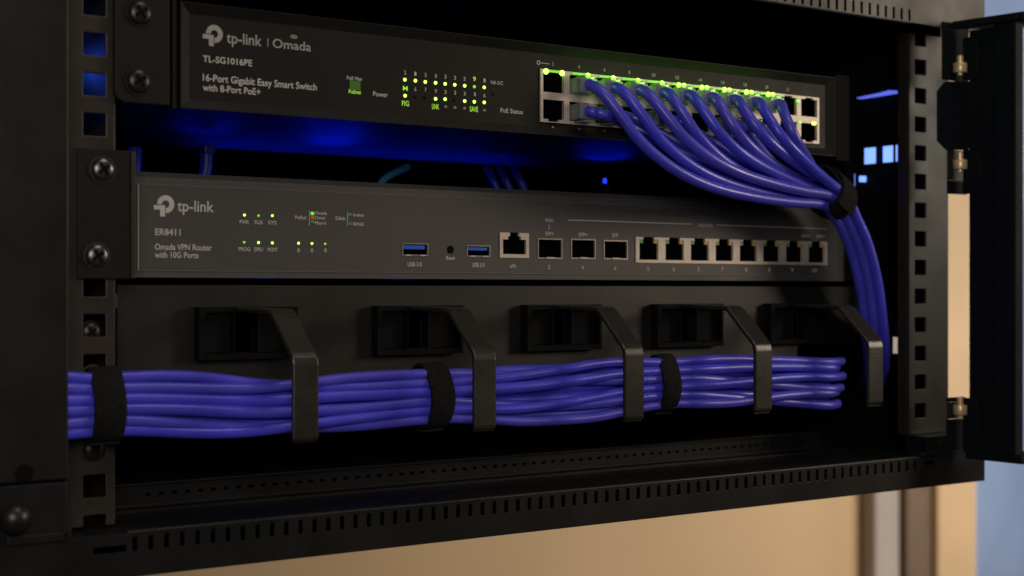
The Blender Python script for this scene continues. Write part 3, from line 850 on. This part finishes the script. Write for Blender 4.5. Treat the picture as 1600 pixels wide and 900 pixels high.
# straps
def strap(c, axis, ru, rv, w, udir, label, tilt=0, lap=True):
    ax = Vector(axis).normalized(); u = Vector(udir); u = (u - ax * u.dot(ax)).normalized(); v = ax.cross(u)
    mb = MB(); n = 40; c = Vector(c); th = 1.5
    prof = [(-w / 2, 0), (-w / 2, th * .7), (-w / 2 + .6, th), (0, th * 1.12), (w / 2 - .6, th), (w / 2, th * .7), (w / 2, 0)]
    rings = []
    for k in range(n):
        a = 2 * math.pi * k / n
        wob_ = .35 * math.sin(3 * a + 1) + .25 * math.sin(5 * a)
        rg = []
        for h, e in prof:
            rg.append(mb.b.verts.new(c + ax * (h + tilt * math.sin(a)) + u * (ru + e + wob_) * math.cos(a) + v * (rv + e + wob_) * math.sin(a)))
        rings.append(rg)
    m_ = len(prof); fs = []
    for k in range(n):
        for j in range(m_):
            fs.append(mb.b.faces.new((rings[k][j], rings[k][(j + 1) % m_], rings[(k + 1) % n][(j + 1) % m_], rings[(k + 1) % n][j])))
    if lap:                                    # overlapping free end
        pr = None
        for k in range(9):
            a = math.pi * (.95 + .55 * k / 8)
            e0, e1 = th * 1.2 + .1, th * 1.2 + 1.2 + (1.6 if k == 8 else 0)
            cur = [mb.b.verts.new(c + ax * (h + tilt * math.sin(a)) + u * (ru + e) * math.cos(a) + v * (rv + e) * math.sin(a)) for h, e in ((-w / 2 + .4, e0), (-w / 2 + .4, e1), (w / 2 - .4, e1), (w / 2 - .4, e0))]
            if pr:
                for j in range(4): fs.append(mb.b.faces.new((pr[j], pr[(j + 1) % 4], cur[(j + 1) % 4], cur[j])))
            else: fs.append(mb.b.faces.new(cur))
            pr = cur
        fs.append(mb.b.faces.new(pr[::-1]))
    bmesh.ops.recalc_face_normals(mb.b, faces=fs)
    o = mb.build('cable_strap', 'velcro', None, True)
    return tag(o, label, 'cable strap', 'black fabric straps round the cables')
g = bs[1]
ax = (bs[2] - bs[0]).normalized()
strap(bs[1] - (bs[2] - bs[1]) * .22 + fr[1][0] * 2.5, ax, 10.8, 17.0, 14.5, A0, 'black fabric strap gathering the patch cables beside the grey router', 0)
strap((-20.5, -34.6, BZ(-20)), (1, 0, .02), 13.4, 8.6, 13, (0, 0, 1), 'black fabric strap at the left end of the bundle, in front of the rail', 0)
strap((134.5, -33.8, BZ(135)), (1, 0, .03), 13.6, 9.4, 12.5, (0, 0, 1), 'black fabric strap on the bundle just left of the second hook', 1.2)
strap((275, -33.8, BZ(276)), (1, 0, .02), 13.2, 9.4, 11.5, (0, 0, 1), 'black fabric strap on the bundle between the third and fourth hooks', -1.2)

# ================================================================== blue lamps and rear leads inside the cabinet
def ptlight(name, loc, power, rad=.016, col=(0.0, 0.012, 1.0)):
    l = bpy.data.lights.new(name, 'POINT'); l.energy = power; l.color = col; l.shadow_soft_size = rad
    o = bpy.data.objects.new(name, l); COL.objects.link(o); o.location = V(*loc)
def lampthing(px, py, Y, label, power, glow=None):
    q = at(px, py, Y)
    t = thing('blue_lamp', label, 'lamp', (q.x, Y, q.z - 6), 'blue lamps between the switch and the router')
    MB().box(q.x - 2.5, q.x + 2.5, Y - 2.5, Y + 2.5, q.z - 16, q.z - 3, .5).build('lamp_base', 'cabin', t)
    MB().lathe((q.x, Y, q.z - 2.95), (0, 0, 1), [(1.2, 0), (1.2, 2.3), (.8, 3.0), (.3, 3.3)], 16).build('lens_or_vent_glow', 'lampdeep', t, True)
    ptlight('blue_glow', (q.x, Y - 1, q.z + 3.5), power)
lampthing(945, 279, 75, 'small glowing blue lamp behind the router, right of the cyan lead', .020)
lampthing(522, 293, 95, 'blue lamp hidden behind the router top, lighting the middle of the switch above it', .034)
lampthing(322, 284, 85, 'blue lamp behind the router above its logo, beside a blue lead', .010)
def lead(pts, r, m, label):
    tag(MB().tube(pts, r, 10, 5).build('rear_lead', m, None, True), label, 'cable', 'leads behind the router')
lead([px3(312, 310, 66), px3(318, 280, 66), px3(322, 262, 66), px3(323, 240, 66)], 2.9, 'rearcable', 'blue lead rising behind the router above its logo')
tag(MB().box(px3(315, 240, 66).x, px3(332, 240, 66).x, 62, 70, px3(323, 241, 66).z, px3(323, 227, 66).z, .6).build('cable_plug', 'rearcable'), 'small blue plug on the lead above the router logo', 'plug')
lead([px3(206, 310, 74), px3(208, 280, 74), px3(209, 255, 74), px3(210, 232, 75)], 3.6, 'rearcable', 'blue lead standing behind the left end of the router')
lead([px3(588, 300, 60), px3(600, 281, 64), px3(618, 270, 70), px3(636, 261, 78)], 2.0, 'cyan', 'thin cyan lead slanting up behind the router')
for n_, (x, lb) in enumerate(((770, 'leftmost'), (790, 'middle'), (812, 'rightmost'))):
    lead([px3(x + 14, 315, 80), px3(x + 6, 294, 80), px3(x - 1, 278, 82), px3(x - 9, 262, 90)], 2.2, 'rearcable', '%s of three dark blue leads looped behind the router middle' % lb)
# glowing pieces added on the right inner wall for vent openings and a reflection
t = thing('glowing_vents', 'glowing blue white panes standing in for lit vent openings on the right inner wall', 'lamp', (505, 22, 75))
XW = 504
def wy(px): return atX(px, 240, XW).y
mb = MB().box(XW - .2, 507.8, wy(1406) - 1, wy(1340) + 1, 74, 87, .4); mb.build('vent_housing', 'cabin', t)
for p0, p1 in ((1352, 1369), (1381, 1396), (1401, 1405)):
    MB().box(XW - .8, XW - .25, wy(p1), wy(p0), 75.4, 85.6, .2).build('lens_or_vent_glow', 'lamp', t)  # glowing panes imitate the bright vent openings
t2 = MB().prism([(wy(1412), 118.9), (wy(1390), 120.6), (wy(1375), 119.8), (wy(1340), 118.8), (wy(1340), 118.2), (wy(1375), 118.4), (wy(1390), 118.6), (wy(1412), 118.4)], 'x', XW - .6, 507.9).build('reflection_streak', 'strip', None)  # streak of reflected light shaped as a glowing piece
tag(t2, 'thin glowing blue streak, a painted reflection on the right inner wall above the glowing vents', 'reflection streak')
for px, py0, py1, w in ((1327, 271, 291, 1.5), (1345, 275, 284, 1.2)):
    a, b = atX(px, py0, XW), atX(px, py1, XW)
    o = MB().box(XW - .4, 507.9, a.y - w, a.y + w, b.z, a.z, .3).build('glowing_wall_hole', 'lamp', None)  # glowing patch imitates a bright hole in the side wall
    tag(o, 'tiny glowing blue patch for a wall hole below the glowing vents, %s of the pair' % ('left' if px == 1327 else 'right'), 'lamp', 'glowing wall holes')
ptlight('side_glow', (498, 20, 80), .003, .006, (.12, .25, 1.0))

t = thing('blue_lamp', 'blue lamp hidden behind the left rail, glowing through its square holes', 'lamp', (-40, 70, 84))
MB().box(-46, -36, 66, 74, 80, 92, .6).build('lamp_base', 'cabin', t)
MB().lathe((-35.9, 70, 86), (1, 0, 0), [(2.2, 0), (2.2, 2), (1.2, 3)], 14).build('lens_or_vent_glow', 'lampdeep', t, True)
ptlight('left_glow', (-34, 34, 94), .014, .005, (.03, .12, 1.0))

t = thing('blue_lamp', 'added unseen blue lamp bar on top of the router, lighting the underside of the switch', 'lamp', (205, 180, 44))
MB().box(110, 300, 176, 184, 44, 45.6, .4).build('lamp_base', 'cabin', t)  # unseen lamp body, added to widen the blue glow
MB().box(112, 298, 177, 183, 45.65, 46.4, .2).build('lens_or_vent_glow', 'lampdeep', t)
bl = area('back_glow', (205, 150, 47.5), (205, 149, 100), .21, .05, (0.0, 0.012, 1.0), size_y=.02)
ptlight('under_glow', (95, 60, -10), .006, .006)
ptlight('under_glow', (190, 90, -10), .005, .006)
